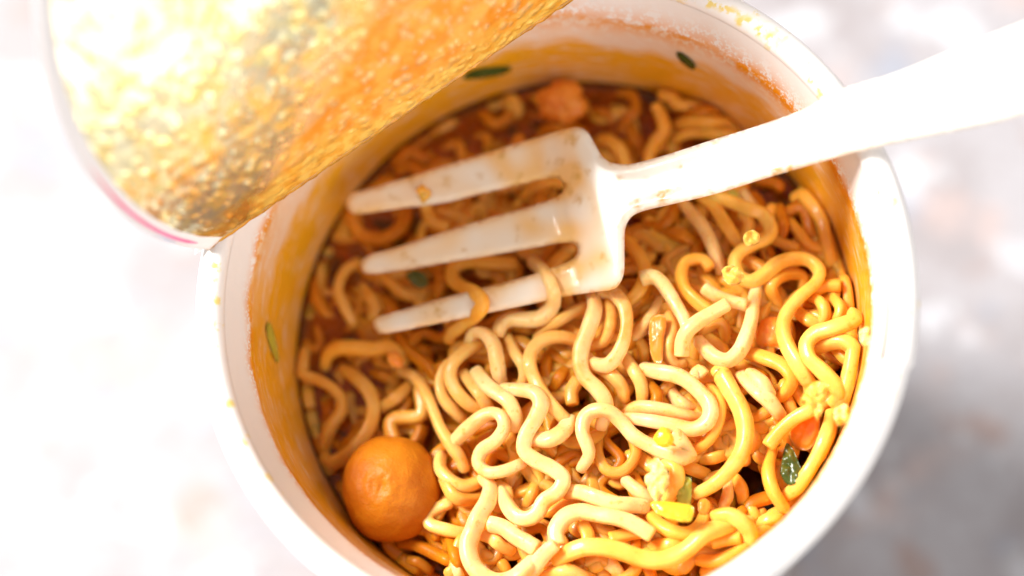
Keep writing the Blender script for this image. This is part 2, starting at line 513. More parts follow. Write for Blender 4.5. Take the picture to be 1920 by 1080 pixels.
outline = [(652, 368), (660, 362), (720, 346), (820, 315), (920, 284), (1010, 257), (1060, 242), (1084, 239), (1101, 247), (1114, 268), (1128, 292), (1145, 305), (1172, 308),
 (1200, 304), (1260, 287), (1330, 264), (1420, 236), (1500, 207), (1581, 166), (1679, 136), (1808, 85), (1920, 40), (2060, -14), (2180, -50), (2240, -40), (2256, 10), (2230, 68),
 (2120, 130), (2020, 178), (1920, 214), (1841, 236), (1702, 264), (1609, 284), (1520, 309), (1430, 336), (1340, 364), (1260, 383), (1205, 396), (1183, 408), (1172, 430), (1171, 470), (1170, 510), (1162, 532), (1148, 543),
 (1110, 548), (1060, 556), (1000, 569), (900, 590), (800, 611), (722, 626), (706, 622), (699, 607), (708, 595), (760, 579), (820, 561), (880, 546), (940, 531), (1000, 514), (1050, 497), (1078, 482), (1083, 466), (1072, 456),
 (1050, 456), (1000, 465), (940, 476), (860, 489), (780, 503), (700, 514), (680, 509), (676, 494), (688, 480), (740, 464), (800, 445), (870, 423), (940, 402), (1000, 385), (1044, 369), (1057, 353), (1050, 338), (1030, 334),
 (980, 345), (900, 364), (830, 381), (750, 391), (680, 401), (658, 399), (648, 386)]
loop = spl(outline, 7, closed=True)
def inside(x, y, poly):
    c = False; j = len(poly)-1
    for i in range(len(poly)):
        xi, yi = poly[i]; xj, yj = poly[j]
        if (yi > y) != (yj > y) and x < (xj-xi)*(y-yi)/(yj-yi)+xi: c = not c
        j = i
    return c
bk = KDTree(len(loop))
for i, p in enumerate(loop): bk.insert((p[0], p[1], 0), i)
bk.balance()
inner = []
g = 6.5
yy = -70
while yy < 640:
    xx = 640+(g/2 if int(yy/g) % 2 else 0)
    while xx < 2260:
        if inside(xx, yy, loop) and bk.find((xx, yy, 0))[2] > 4.5: inner.append((xx, yy))
        xx += g
    yy += g
allp = [Vector((x, y)) for x, y in loop+inner]
nl = len(loop)
cdt = geometry.delaunay_2d_cdt(allp, [(i, (i+1) % nl) for i in range(nl)], [], 1, 1e-4)
v2, f2 = cdt[0], cdt[2]
def seg_dist(x, y):
    i = bk.find((x, y, 0))[1]; best = 1e9
    for j in (i-1, i, i+1):
        ax, ay = loop[(j-1) % nl]; bx, by = loop[j % nl]
        dx, dy = bx-ax, by-ay; L = dx*dx+dy*dy
        u = 0 if L == 0 else max(0, min(1, ((x-ax)*dx+(y-ay)*dy)/L))
        best = min(best, hypot(x-ax-u*dx, y-ay-u*dy))
    return best
RE, TH = 13.0, .0008                        # rounding width (px) and half thickness (m)
FSPOT = [(1190, 358, 9), (1192, 381, 10), (1240, 366, 14), (1272, 345, 11), (1274, 314, 6), (1256, 352, 11), (1150, 420, 9), (1158, 340, 8), (1300, 330, 5), (1380, 300, 5), (1085, 375, 9), (1102, 322, 5), (1072, 262, 12), (1050, 303, 8), (1458, 322, 11), (1482, 318, 9), (1342, 268, 4), (760, 480, 8), (838, 340, 10), (822, 582, 8), (1080, 330, 7), (1130, 480, 5), (1330, 355, 5), (1490, 256, 5), (1470, 282, 5), (1130, 350, 6), (1145, 395, 8), (870, 470, 6), (1390, 330, 6), (900, 330, 6)]
front, back, spots = [], [], []
for v in v2:
    dd = seg_dist(v.x, v.y)
    e = min(1, dd/RE); k = sqrt(max(0, 1-(1-e)**2))
    d = sfork(v.x, v.y)
    s = (v.x-650)*.955+(v.y-500)*-.297
    dish = 0
    if s > 520:                              # handle: shallow channel between two raised edges
        dish = .00025*max(0, min(1, (dd-14)/14))*min(1, (s-520)/60)
    front.append(PD(v.x, v.y, d-TH*k+dish)); back.append(PD(v.x, v.y, d+TH*k))
    a = noise.noise(Vector((v.x/60, v.y/60, 4)))
    b = noise.noise(Vector((v.x/20, v.y/20, 9)))
    sp = max(0, min(1, (a*.7+b-.42)*4))
    if s > 900: sp *= .15
    elif s > 640: sp *= .45
    sp *= .6
    for sx, sy, sr in FSPOT:
        q_ = hypot(v.x-sx, v.y-sy)/(sr*(1+.6*noise.noise(Vector((v.x/7, v.y/7, 1)))))
        sp = max(sp, min(1.0, max(0, 1.4-q_)*1.2)*(1 if s > 520 else .7))
    shade_wash = .55*max(0, 1-abs(s-430)/150)*max(0, .5+1.6*a)+.45*max(0, min(1, (510-s)/40))*max(0, 1+1.3*a)+max(0, (1-e))*.15*(s < 480)  # warm tint on tines and head paints in lid shade and orange bounce
    spots.append((sp, max(0, shade_wash)))
cat = []
for f in f2:
    cx = sum(v2[i].x for i in f)/len(f); cy = sum(v2[i].y for i in f)/len(f)
    xr = 1052+(cy-340)*.17
    if cx > xr: cat.append(0)
    else: cat.append(1 if cy < 391+(1057-cx)*.12 and cy < (353+ (1057-cx)*.11 if True else 0)+10 else (2 if cy < 461+(1083-cx)*.10+6 and True else 3))
def mat_fork():
    t = NT('fork_plastic')
    c = t.mix(t.attr('shade_wash'), (.82, .765, .68), (.82, .50, .19))
    fsp = t.math('MULTIPLY', t.attr('spot'), t.math('ADD', .45, t.math('MULTIPLY', t.ramp(t.noise(1100, 3, .6), .35, .6), .55)))
    c = t.mix(t.math('MULTIPLY', fsp, .9), c, (.55, .27, .008))
    t.pbr(c, .28, sss=.25, rad=(1, .9, .75), sscale=.0015, coat=.25, normal=t.bump(t.noise(160, 3), .00012))
    return t.m
M_FORK = mat_fork()
def fork_part(name, want, parent):
    vs, fs, mp, at = [], [], {}, {'spot': [], 'shade_wash': []}
    def vid(i, side):
        key = (i, side)
        if key not in mp:
            mp[key] = len(vs); vs.append((front if side else back)[i])
            at['spot'].append(spots[i][0]); at['shade_wash'].append(spots[i][1])
        return mp[key]
    for f, c in zip(f2, cat):
        if c != want: continue
        fr = [vid(i, 1) for i in f]; bk_ = [vid(i, 0) for i in f][::-1]
        fs.append(fr); fs.append(bk_)
    o = mesh_obj(name, vs, fs, M_FORK, parent, attrs=at)
    bm = bmesh.new(); bm.from_mesh(o.data); bmesh.ops.remove_doubles(bm, verts=bm.verts, dist=2e-6)
    bmesh.ops.recalc_face_normals(bm, faces=bm.faces); bm.to_mesh(o.data); bm.free()
    return o
fork = empty('plastic_fork', PD(1110, 400, .0145)); FORK_LOC = fork.location.copy()
tag(fork, 'white plastic fork resting on the cup rim with its tines over the noodles', 'fork')
for nm, w_ in (('handle', 0), ('tine', 1), ('tine', 2), ('tine', 3)):
    o_ = fork_part(nm, w_, fork); o_.location = -FORK_LOC

tag(tube('creased_edge', CRN, [.00052*(1+.35*noise.noise(Vector((i*.5, 0, 0)))) for i in range(160)], M_CREASE, lid, sect=12, ends='round'), 'soup soaked golden brown crease along the fold of the lid')
# ------------------------------------------------------------------ food: heights
CTRL = [(560, 700, 25.5), (600, 500, 25.5), (700, 300, 26), (800, 300, 26), (950, 200, 26.5), (1050, 200, 26), (1250, 230, 24.5), (1400, 300, 23), (1530, 450, 19.5), (1600, 650, 12.5), (1560, 800, 13.5),
 (1450, 850, 15.5), (1300, 950, 14.5), (1100, 1050, 14), (1000, 800, 14.5), (900, 700, 16), (900, 1050, 16), (760, 1060, 21), (700, 900, 22), (1150, 600, 15), (1300, 600, 15.5), (1100, 450, 20), (1350, 450, 18.5), (620, 860, 24.5), (850, 500, 22.5), (700, 700, 24), (850, 880, 18)]
def surf_d(px, py):
    w = s = 0
    for x, y, d in CTRL:
        k = 1/(((px-x)**2+(py-y)**2)+1500)**1.5
        w += k; s += k*min(d, 24.6)
    return s/w/1000
BROTH = .0279
bz = H-BROTH
def broth_mat():
    t = NT('broth')
    tr = t.n('ShaderNodeBsdfTransparent'); tr.inputs[0].default_value = (.86, .46, .10, 1)
    df = t.n('ShaderNodeBsdfDiffuse'); df.inputs[0].default_value = (.40, .14, .006, 1)
    mx = t.n('ShaderNodeMixShader'); mx.inputs[0].default_value = .22
    t.l(tr.outputs[0], mx.inputs[1]); t.l(df.outputs[0], mx.inputs[2])
    gl = t.n('ShaderNodeBsdfGlossy'); gl.inputs['Roughness'].default_value = .04
    b = t.bump(t.noise(160, 3), .0006); t.l(b, gl.inputs['Normal'])
    fr = t.n('ShaderNodeFresnel'); fr.inputs[0].default_value = 1.36; t.l(b, fr.inputs['Normal'])
    m2 = t.n('ShaderNodeMixShader'); t.l(t.math('MULTIPLY', fr.outputs[0], .6), m2.inputs[0]); t.l(mx.outputs[0], m2.inputs[1]); t.l(gl.outputs[0], m2.inputs[2])
    t.l(m2.outputs[0], t.out.inputs[0]); return t.m
vs, fs = [], []
rs = rin(BROTH)-.00002
NR, NS = 60, 240
for i in range(NR+1):
    for k in range(NS):
        a = 2*pi*k/NS; r = rs*i/NR
        h = .0001*noise.noise(Vector((r*cos(a)*250, r*sin(a)*250, 0)))+.0006*max(0, (i/NR-.965)/.035)**2
        vs.append((r*cos(a), r*sin(a), bz+h))
for i in range(NR):
    for k in range(NS):
        k2 = (k+1) % NS; fs.append((i*NS+k, (i+1)*NS+k, (i+1)*NS+k2, i*NS+k2))
base = len(vs)                               # closed body of liquid down to the cup floor
rb_ = rin(.098)-.0002
for k in range(NS):
    a = 2*pi*k/NS; vs.append((rb_*cos(a), rb_*sin(a), H-.0985))
for k in range(NS):
    k2 = (k+1) % NS; fs.append((NR*NS+k, base+k, base+k2, NR*NS+k2))
fs.append(tuple(base+k for k in range(NS))[::-1])
broth = mesh_obj('broth', vs, fs, broth_mat())
tag(broth, 'glossy orange brown soup filling the cup between the noodles', 'soup')

# ------------------------------------------------------------------ noodles
R0 = .00095
placed = []                                 # accumulated (x, y, z, r) of finished strands
CELL = .003
grid = {}
def add_placed(x, y, z, r):
    grid.setdefault((int(x//CELL), int(y//CELL)), []).append((x, y, z, r))
def overlap_z(x, y, r):
    best = -1
    cx, cy = int(x//CELL), int(y//CELL)
    for i in (-1, 0, 1):
        for j in (-1, 0, 1):
            for (a, b, c, rr) in grid.get((cx+i, cy+j), ()):
                dd = (a-x)**2+(b-y)**2; R = r+rr
                if dd < R*R: best = max(best, c+.82*sqrt(R*R-dd))
    return best
def clampwall(p, r):
    d = H-p.z; R = rin(max(0, d))-r-.0002; h = hypot(p.x, p.y)
    if h > R: return Vector((p.x*R/h, p.y*R/h, p.z))
    return p
LAY = {4: 0, 3: 0, 2: .0010, 1: .0024, 0: .0040}
NGROUP = 'noodles in the cup'
def strand(pts, layer, mat, label, w=1.0, dz=0.0, over_fork=False, prof_h=None):
    c = spl(pts, 6)
    r = R0*w
    n = len(c)
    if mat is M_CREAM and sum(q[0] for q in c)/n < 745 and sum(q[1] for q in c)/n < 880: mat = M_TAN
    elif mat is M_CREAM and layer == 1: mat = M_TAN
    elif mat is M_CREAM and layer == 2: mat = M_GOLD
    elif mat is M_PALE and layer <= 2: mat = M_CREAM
    zs = []
    XY = []
    for i, q in enumerate(c):
        px, py = q[0], q[1]
        d = surf_d(px, py)+LAY[layer]-dz
        h = q[2] if len(q) > 2 else 0
        d -= h*.001
        z = H-d-r
        if over_fork:
            if inside(px, py, loop): z = max(z, H-sfork(px, py)+TH+r*.9)
        p = P(px, py, z)
        oz = overlap_z(p.x, p.y, r)
        if oz > z and oz-z < .0042: z = oz
        if not over_fork:
            near = bk.find((px, py, 0))[2]
            if inside(px, py, loop) or near < 16:
                z = min(z, H-sfork(px, py)-TH-r*1.05)
        zs.append(z)
    for _ in range(6):
        zs = [zs[0]*.6+zs[1]*.4]+[(zs[i-1]+2*zs[i]+zs[i+1])/4 for i in range(1, n-1)]+[zs[-1]*.6+zs[-2]*.4]
    # second pass keeps lifts wide and smooth
    sm = zs[:]
    for _ in range(14):
        sm = [sm[0]]+[(sm[i-1]+2*sm[i]+sm[i+1])/4 for i in range(1, n-1)]+[sm[-1]]
    zs = [max(a, b*.5+a*.5) for a, b in zip(zs, sm)]
    if not any(k in label for k in ('blunt', 'cut', 'stub', 'segment', 'bent pale', 'bright upright', 'knob ended', 'stands', 'hooked over')):
        for i in range(n):
            ed = min(i, n-1-i)/9
            if ed < 1: zs[i] -= .0021*(1-ed)**1.6
    seed = (hash(tuple(pts[0])) % 1000)/100
    P3, rad = [], []
    cut0 = any(k in label for k in ('blunt', 'cut', 'stub', 'segment'))
    for i, q in enumerate(c):
        p = clampwall(P(q[0], q[1], zs[i]), r)
        P3.append(p)
        e_ = min(i, n-1-i)/5
        rad.append(r*(1+.11*noise.noise(Vector((i*.09, seed, 2)))+.05*noise.noise(Vector((i*.35, seed, 6))))*(1 if cut0 else min(1, .86+.14*e_)))
    cut = any(k in label for k in ('blunt', 'cut', 'stub', 'segment'))
    o = tube('noodle', P3, rad, mat, None, ends='cut', seed=seed)
    for p, rr in zip(P3[::2], rad[::2]): add_placed(p.x, p.y, p.z, rr)
    tag(o, label, 'noodle', NGROUP)
    return o
CR = {'A': (760, 560, 2.077), 'B': (1160, 400, 2.571), 'C': (1160, 740, 3.177), 'D': (340, 400, 1.588), 'G': (980, 780, 3.6), 'K': (1150, 130, 2.918), 'M': (520, 580, 3.6),
      'N': (560, 240, 2.7), 'O': (740, 860, 4.571), 'Q': (1340, 320, 2.7), 'S': (860, 100, 3.6), 'T': (820, 440, 3.0), 'U': (1160, 700, 4.154), 'V': (1180, 460, 3.857), 'X': (0, 0, 1)}
def cv(s):
    """'A 1,2 3,4' -> photo pixels; a crop letter may change mid-list"""
    out = []; x0 = y0 = 0; k = 1
    for tok in s.split():
        if tok.isalpha(): x0, y0, k = CR[tok]; continue
        v = [float(a) for a in tok.split(',')]
        out.append((x0+v[0]/k, y0+v[1]/k, v[2] if len(v) > 2 else 0.0))
    return out
# random low strands in the broth first ---------------------------------------
def low_strands(seed, count, add, single):
    rg = random.Random(seed)
    made = []
    for ring in range(count):
        a = rg.uniform(0, 2*pi); rr = .0375*sqrt(rg.random())
        x, y = rr*cos(a), rr*sin(a)
        head = rg.uniform(0, 2*pi); amp = rg.uniform(.0009, .0021); wl = rg.uniform(.006, .010); L = rg.uniform(.016, .036); curl = rg.uniform(-60, 60)
        px, py = proj((x, y, H-.024))
        if py > 1130: continue
        dep = surf_d(px, py)+rg.uniform(.0030, .0062)+add
        if dep > .0285: dep = rg.uniform(.0255, .0274)
        r = R0*rg.uniform(.9, 1.08)
        pts = []; s = 0; ph = rg.uniform(0, 6); hz = rg.uniform(0, 6)
        m = int(L/.0005)
        for i in range(m):
            s = i*.0005
            head += curl*.0005
            x += cos(head)*.0004; y += sin(head)*.0004
            o = amp*sin(2*pi*s/wl+ph)
            qx, qy = x-sin(head)*o, y+cos(head)*o
            pp = proj((qx, qy, H-dep))
            dd = max(dep-.002, min(dep+.002, surf_d(*pp)+.0042+add))
            z = H-dd-r+.0004*sin(s*500+hz)
            pts.append(clampwall(Vector((qx, qy, z)), r))
        for _ in range(3):
            pts = [pts[0]]+[(pts[i-1]+pts[i]*2+pts[i+1])/4 for i in range(1, m-1)]+[pts[-1]]
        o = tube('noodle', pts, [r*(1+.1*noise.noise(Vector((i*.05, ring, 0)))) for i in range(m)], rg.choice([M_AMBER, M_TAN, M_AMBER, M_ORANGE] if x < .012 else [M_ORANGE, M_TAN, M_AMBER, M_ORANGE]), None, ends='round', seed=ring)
        made.append(o)
        if not single: tag(o, 'dim amber noodle lying low in the soup beneath the brighter strands', 'noodle', 'low noodles in the soup')
        for p in pts[::2]: add_placed(p.x, p.y, p.z, r)
    if single:
        vs, fs = [], []
        for o in made:
            b = len(vs); vs += [v.co.copy() for v in o.data.vertices]; fs += [tuple(b+i for i in p.vertices) for p in o.data.polygons]
            me = o.data; bpy.data.objects.remove(o); bpy.data.meshes.remove(me)
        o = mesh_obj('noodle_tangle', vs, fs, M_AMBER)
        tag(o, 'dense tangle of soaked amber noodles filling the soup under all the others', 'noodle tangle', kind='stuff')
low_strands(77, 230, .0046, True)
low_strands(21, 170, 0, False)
c, p_, y_, o_, a_ = M_CREAM, M_PALE, M_YELLOW, M_ORANGE, M_AMBER
NOO = [
# layer, material, path, label, width
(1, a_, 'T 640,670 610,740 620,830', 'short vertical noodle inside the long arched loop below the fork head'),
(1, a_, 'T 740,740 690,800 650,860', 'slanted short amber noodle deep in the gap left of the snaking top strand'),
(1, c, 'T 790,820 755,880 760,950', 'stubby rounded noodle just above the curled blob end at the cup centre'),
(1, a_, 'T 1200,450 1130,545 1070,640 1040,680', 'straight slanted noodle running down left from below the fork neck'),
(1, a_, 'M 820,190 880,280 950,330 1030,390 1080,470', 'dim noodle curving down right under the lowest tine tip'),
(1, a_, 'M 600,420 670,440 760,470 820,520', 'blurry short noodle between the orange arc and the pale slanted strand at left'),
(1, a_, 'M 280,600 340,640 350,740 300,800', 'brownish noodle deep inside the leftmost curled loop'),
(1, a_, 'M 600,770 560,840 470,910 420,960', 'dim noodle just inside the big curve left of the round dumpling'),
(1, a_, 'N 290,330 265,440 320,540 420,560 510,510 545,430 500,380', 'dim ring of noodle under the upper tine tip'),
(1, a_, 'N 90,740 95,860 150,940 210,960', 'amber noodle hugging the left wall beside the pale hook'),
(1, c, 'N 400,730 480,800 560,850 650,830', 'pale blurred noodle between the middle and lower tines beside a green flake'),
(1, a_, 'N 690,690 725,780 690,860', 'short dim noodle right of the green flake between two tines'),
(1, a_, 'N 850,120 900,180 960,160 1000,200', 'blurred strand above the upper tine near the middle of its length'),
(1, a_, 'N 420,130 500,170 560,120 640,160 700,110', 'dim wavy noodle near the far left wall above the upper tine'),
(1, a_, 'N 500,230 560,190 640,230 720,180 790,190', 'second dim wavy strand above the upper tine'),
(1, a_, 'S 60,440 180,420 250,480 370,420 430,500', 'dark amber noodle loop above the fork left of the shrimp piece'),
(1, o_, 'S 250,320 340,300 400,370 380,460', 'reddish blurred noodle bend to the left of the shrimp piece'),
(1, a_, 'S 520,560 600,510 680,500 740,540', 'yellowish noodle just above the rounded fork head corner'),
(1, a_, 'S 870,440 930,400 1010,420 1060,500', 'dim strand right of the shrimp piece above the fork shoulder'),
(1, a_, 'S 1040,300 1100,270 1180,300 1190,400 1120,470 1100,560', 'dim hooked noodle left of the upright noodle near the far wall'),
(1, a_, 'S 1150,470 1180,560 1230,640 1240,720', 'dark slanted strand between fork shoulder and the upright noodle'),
(2, o_, 'S 960,580 1030,600 1090,660 1120,740 1120,800', 'orange noodle disappearing under the fork neck from above'),
(2, o_, 'S 1330,350,2 1370,430,1.8 1385,520,1 1330,600 1290,680 1280,740', 'bright upright noodle standing near the far wall above the handle'),
(1, o_, 'K 350,300 430,285 520,285 620,295 700,320', 'long orange noodle along the far right wall just above the handle'),
(1, o_, 'K 340,380 420,345 520,345 600,350', 'shorter orange noodle right above the handle, below the long one at the far wall'),
(1, a_, 'K 330,240 420,250 520,230 640,260', 'dim strand against the far wall behind the upright noodle'),
(2, o_, 'S 440,970 520,900 600,865 700,880', 'orange noodle bulging through the slot between the upper two tines'),
(1, a_, 'K 190,850 260,860 330,790 350,720', 'dark noodle just below the handle beside the fork head'),
(1, a_, 'K 250,900 340,900 430,940 480,1000', 'dim brown strand in the hollow below the handle'),
(1, a_, 'K 430,1070 460,980 480,930', 'short upright amber strand below the hollow under the handle'),
(2, p_, 'K 370,710 420,780 490,860 540,960 580,1060 590,1110', 'pale thick noodle sloping down from under the handle'),
(2, o_, 'K 470,690 550,750 610,840 670,930 720,1000', 'orange noodle parallel to and right of the pale thick one under the handle'),
(1, p_, 'K 690,640 740,720 800,790', 'narrow pale strand emerging under the handle near the right wall'),
(1, o_, 'Q 400,140 460,120 520,170 550,270 570,380 600,490', 'thick orange noodle following the right wall'),
(1, o_, 'Q 380,260 430,320 480,380 560,400', 'orange noodle bend just left of the one along the right wall'),
(1, a_, 'Q 330,190 350,280 330,360', 'dim strand behind the yellow swirl near the right wall'),
(1, o_, 'Q 330,700 290,620 290,570 340,530 400,520 450,540 440,600', 'small orange loop enclosed by the big yellow S curve at right'),
(1, o_, 'Q 500,610 560,585 630,580', 'stubby orange noodle touching the right wall beside the S curve'),
(1, o_, 'Q 460,630 540,670 560,740 530,780', 'orange noodle arc between the S curve and the right wall'),
(1, o_, 'Q 410,710 480,760 540,790', 'short orange strand crossing under the middle of the S curve'),
(1, o_, 'Q 600,640 640,700 620,760', 'small bent noodle against the right wall above the pale S noodle'),
(2, o_, 'B 610,670 700,695 790,735 835,800 800,870 770,890', 'orange hooked noodle below the U shaped pale noodle'),
(1, o_, 'B 730,430 690,500 700,570', 'short orange strand right of the white hot U noodle arm'),
(1, a_, 'V 150,300 90,380 20,440 -40,500', 'dim straight noodle sloping under the fork head corner'),
(1, p_, 'V 230,390 160,520 80,620 0,700', 'thin pale straight noodle sloping down left at the cup centre'),
(1, o_, 'V 60,680 110,760 90,860 ', 'short orange noodle left of the carrot slab in the middle'),
(2, o_, 'V 580,160 540,110 470,100 400,130 375,210 400,310 460,380 530,440 570,470', 'orange hook shaped noodle right of the blunt cream noodle end'),
(1, c, 'V 520,700 530,630 590,570 650,560 690,610 695,710', 'pale small loop behind the pinched crossing of two noodles'),
(2, c, 'V 280,510 310,600 285,700 285,800 330,860 390,850', 'cream noodle bending beside the carrot slab in the middle'),
(2, p_, 'V 460,960 500,900 540,930', 'tiny pale noodle stub below the crossing noodles'),
(1, o_, 'U 450,690 560,740 690,790', 'dull flat noodle right of the ruffled egg piece'),
(1, o_, 'U 620,670 740,660 860,610', 'dull orange strand under the wide right hand curve'),
(1, o_, 'U 800,480 850,420 920,370 960,340', 'orange noodle tucked inside the wide right hand curve'),
(1, p_, 'U 860,860 850,950 810,1050', 'pale strand leading down from the end of the wide right hand curve'),
(1, o_, 'U 910,820 960,910 970,1000', 'orange short noodle right of the tail of the wide curve'),
(1, o_, 'U 1010,1020 1050,1090 1080,1150', 'reddish submerged noodle near the forked soup glint'),
(1, o_, 'U 1000,320 1080,340 1163,290 1240,280', 'orange strand behind the wide curve at its right side'),
(1, o_, 'U 1030,440 1120,420 1190,390', 'short orange strand just right of the bend of the wide curve'),
(1, a_, 'U 240,110 290,160 290,240', 'stub of noodle inside the top of the flat double loop'),
(1, p_, 'U 400,130 470,220 560,270 640,270', 'pinkish submerged strand inside the flat double loop'),
(2, o_, 'U 700,110 780,190 790,300 760,420 690,530 600,590', 'orange noodle following just outside the flat double loop'),
(1, c, 'G 520,130 505,250 560,360 640,385 715,345 765,250 740,140 680,80', 'round ring of noodle with a dark hole at the lower centre'),
(1, c, 'G 130,180 200,220 240,270', 'short noodle under the tall central squiggle'),
(1, c, 'G 250,170 350,180 480,150 560,60', 'cream strand behind the narrow arch joining the ring'),
(1, o_, 'G 400,730 440,800 440,880', 'upright orange stub under the noodle with a blunt end'),
(1, c, 'G 100,430 60,540 20,620', 'slanted strand seen through the bend of the central squiggle'),
(2, p_, 'G 690,430 770,500 870,570', 'pale short noodle left of the ruffled egg piece'),
(2, o_, 'G 860,660 920,730 1010,780 1110,795 1190,750 1235,660 1240,600', 'orange curved noodle beneath the yellow corn piece'),
(1, o_, 'G 850,890 960,870 1080,870', 'flat strand above the long yellow noodle'),
(1, o_, 'G 600,830 700,800 800,780', 'dim strand below the noodle with a blunt end'),
(1, o_, 'C 460,980 580,990 720,930 860,880 960,830', 'long noodle lying along the near right rim'),
(1, o_, 'C 560,880 640,860 720,850', 'small pale orange stub above the noodle along the near right rim'),
(1, o_, 'C 830,780 900,740 1000,730', 'orange strand just below the forked soup glint'),
(2, o_, 'C 915,340 890,440 910,550 960,640 1020,710', 'orange curved noodle left of the dark green leaf'),
(2, y_, 'C 1270,120 1250,220 1210,320 1180,430 1110,520 1010,590', 'thick bright orange noodle right of the dark green leaf', 1.25),
(1, c, 'O 1440,1000 1560,990 1700,1040', 'strand at the lower edge below the long yellow noodle'),
(2, c, 'O 1290,1010 1400,960 1530,980 1650,1040', 'pale noodle crest rising at the bottom edge of the picture', 1.15),
(1, p_, 'O 1800,880 1880,930 1940,1010', 'pale vertical noodle under the long yellow noodle at the bottom'),
(1, a_, 'O 460,680 500,780 540,900 580,1010', 'dim strand just right of the dumpling running to the bottom edge'),
(1, a_, 'O 40,730 180,740 320,800 470,880', 'dim flat noodle under the round dumpling'),
(1, a_, 'O 90,870 200,890 300,960', 'shorter dim noodle below the one under the dumpling'),
(1, p_, 'O 520,890 540,960 570,1040', 'pale vertical strand left of the hooked noodle at the bottom'),
(1, c, 'O 720,790 820,840 900,830', 'strand inside the hooked noodle at the bottom'),
(2, c, 'M 140,280 100,300,.5 110,380 170,440 280,480 370,530 430,600 430,690 370,780 330,880 320,960', 'leftmost noodle curling down along the left wall'),
(2, o_, 'M 320,390 345,300 430,260 560,265 660,270 760,260 840,340 850,390', 'bright orange arc noodle below the lowest tine tip', 1.12),
(2, c, 'M 440,400 550,480 620,560 650,660 630,780 560,900 450,1000 350,1040 290,1000', 'long pale curve ending beside the upper left of the dumpling', 1.1),
(2, c, 'M 890,520 800,600 700,670', 'straight pale noodle bridging two curves above the dumpling'),
(2, c, 'M 840,420 900,440 960,500 1020,600 1060,700 1100,800 1160,900 1230,1000 1260,1080', 'long pale strand passing down the right side of the dumpling'),
(2, c, 'N 300,680 230,730 200,820 230,900 275,990', 'pale hook noodle left of the lowest tine tip'),
(1, c, 'N 370,990 385,900 340,830 300,780', 'pale strand right of the hook beside the lowest tine tip'),
(2, c, 'A 140,610 135,660 180,710 240,730 300,705', 'white glossy loop just right of the dumpling'),
(1, c, 'A 150,700 190,770 250,785 310,770', 'second loop beneath the glossy white one by the dumpling'),
(2, c, 'O 470,380 380,420 290,480 300,560 400,600 540,630 620,640', 'small hooked noodle at the lower right of the dumpling'),
(2, c, 'T 140,680 50,740 15,830 35,920 100,1000 140,1040', 'outermost of the nested C curves left of centre'),
(2, c, 'T 240,610 150,660 85,730 75,810 115,890 190,960 260,990', 'inner nested C curve left of centre'),
(2, c, 'T 400,580 440,670 485,740 490,810 460,860', 'short upright strand between the knob loop and the long arch'),
(2, c, 'T 690,120 760,80 ', 'dull noodle tip seen in the slot beside the fork head'),
(2, o_, 'T 610,200 680,140 740,90', 'olive tinted noodle passing through the lower slot'),
(2, c, 'T 830,400 720,460 640,510 560,580', 'pale shiny noodle slanting left from the fork head corner'),
(2, c, 'T 890,740 980,790 1040,860 1050,930', 'dark cream noodle right of the snaking top strand'),
(2, c, 'T 1050,680 1110,770 1150,850 1155,950', 'pale vertical noodle ending at the soup glint right of centre', 1.1),
(2, o_, 'T 1050,10 1110,90 1155,160 1165,240 1130,320 1060,390', 'orange noodle curving down right of the fork head'),
(2, c, 'T 960,370 975,450 965,540 930,600 870,620', 'inner strand of the paired loops below the fork head'),
(3, c, 'T 900,330 980,325 1045,390 1065,480 1050,590 1010,680 950,735 870,720 850,690', 'outer loop hanging right below the fork head corner'),
(2, c, 'T 800,600 700,575 600,590 535,650 520,730 560,840 620,930 700,1020 770,1080', 'long arched noodle crossing from centre to the squiggle end'),
(3, c, 'T 185,610 210,555 270,560 315,620 335,710 350,800 365,840', 'knob topped loop left of the long arch', 1.12),
(2, c, 'T 145,780 200,850 250,910 285,980 300,1020', 'thin strand inside the inner nested C curve'),
(3, c, 'T 220,770 280,850 350,900 410,950 440,1030 430,1090', 'thick strand running down to the left hooked noodle', 1.15),
(3, p_, 'A 485,545 560,548 615,515 640,470', 'rounded thick noodle end nested right of the tall squiggle', 1.2),
(2, p_, 'U 60,310 130,270 200,262 340,280 480,320 600,350 660,340', 'upper strand of the flat double loop', 1.0),
(3, p_, 'B 120,750 200,765 300,790 390,860 440,930 430,1000 360,1040 260,1020 150,1000 40,985', 'flat double loop noodle right of centre', 1.12),
(3, p_, 'B 475,750 520,830 570,920 600,1000 Q 400,1010', 'unused'),
(3, c, 'B 590,780 660,850 720,900 780,975', 'cream noodle running down right between the hook and the S curve', 1.1),
(2, p_, 'B 635,770 690,815 730,880', 'short pale noodle above the cream one by the orange hook', 1.1),
(3, p_, 'V 95,240,.5 160,225,1 225,260,1 290,350 350,450 400,540 420,610', 'noodle with a blunt pale end just right of the fork head', 1.15),
(3, p_, 'V 930,290 900,400 885,520 850,650 800,760 720,830 640,820 560,760 500,690', 'whitish U shaped noodle hanging from the yellow swirl', 1.12),
(3, c, 'V 545,310,.5 620,360,.5 720,400 840,430', 'short noodle with a cut end pointing left into the U noodle', .95),
(3, p_, 'V 700,430,1 600,490,1.2 500,550,1.2 420,620,1 385,700 380,790', 'bent pale noodle laid across the blunt ended one', 1.15),
(3, c, 'U 430,470 490,530 560,650', 'stub end pointing down below the flat double loop', 1.0),
(3, y_, 'V 640,900 680,940 U 800,10 880,150 950,280 985,420 975,560 920,680 830,790 720,880 610,935', 'wide pale yellow curve sweeping down the right middle', 1.3),
(3, y_, 'C 1150,90 1050,140 960,220 895,300', 'cut yellow noodle end above the dark green leaf', 1.2),
(2, y_, 'B 950,650 1050,615 1120,640 1150,720 1140,820 1120,900 1070,990', 'yellow orange noodle bending down against the right wall', 1.2),
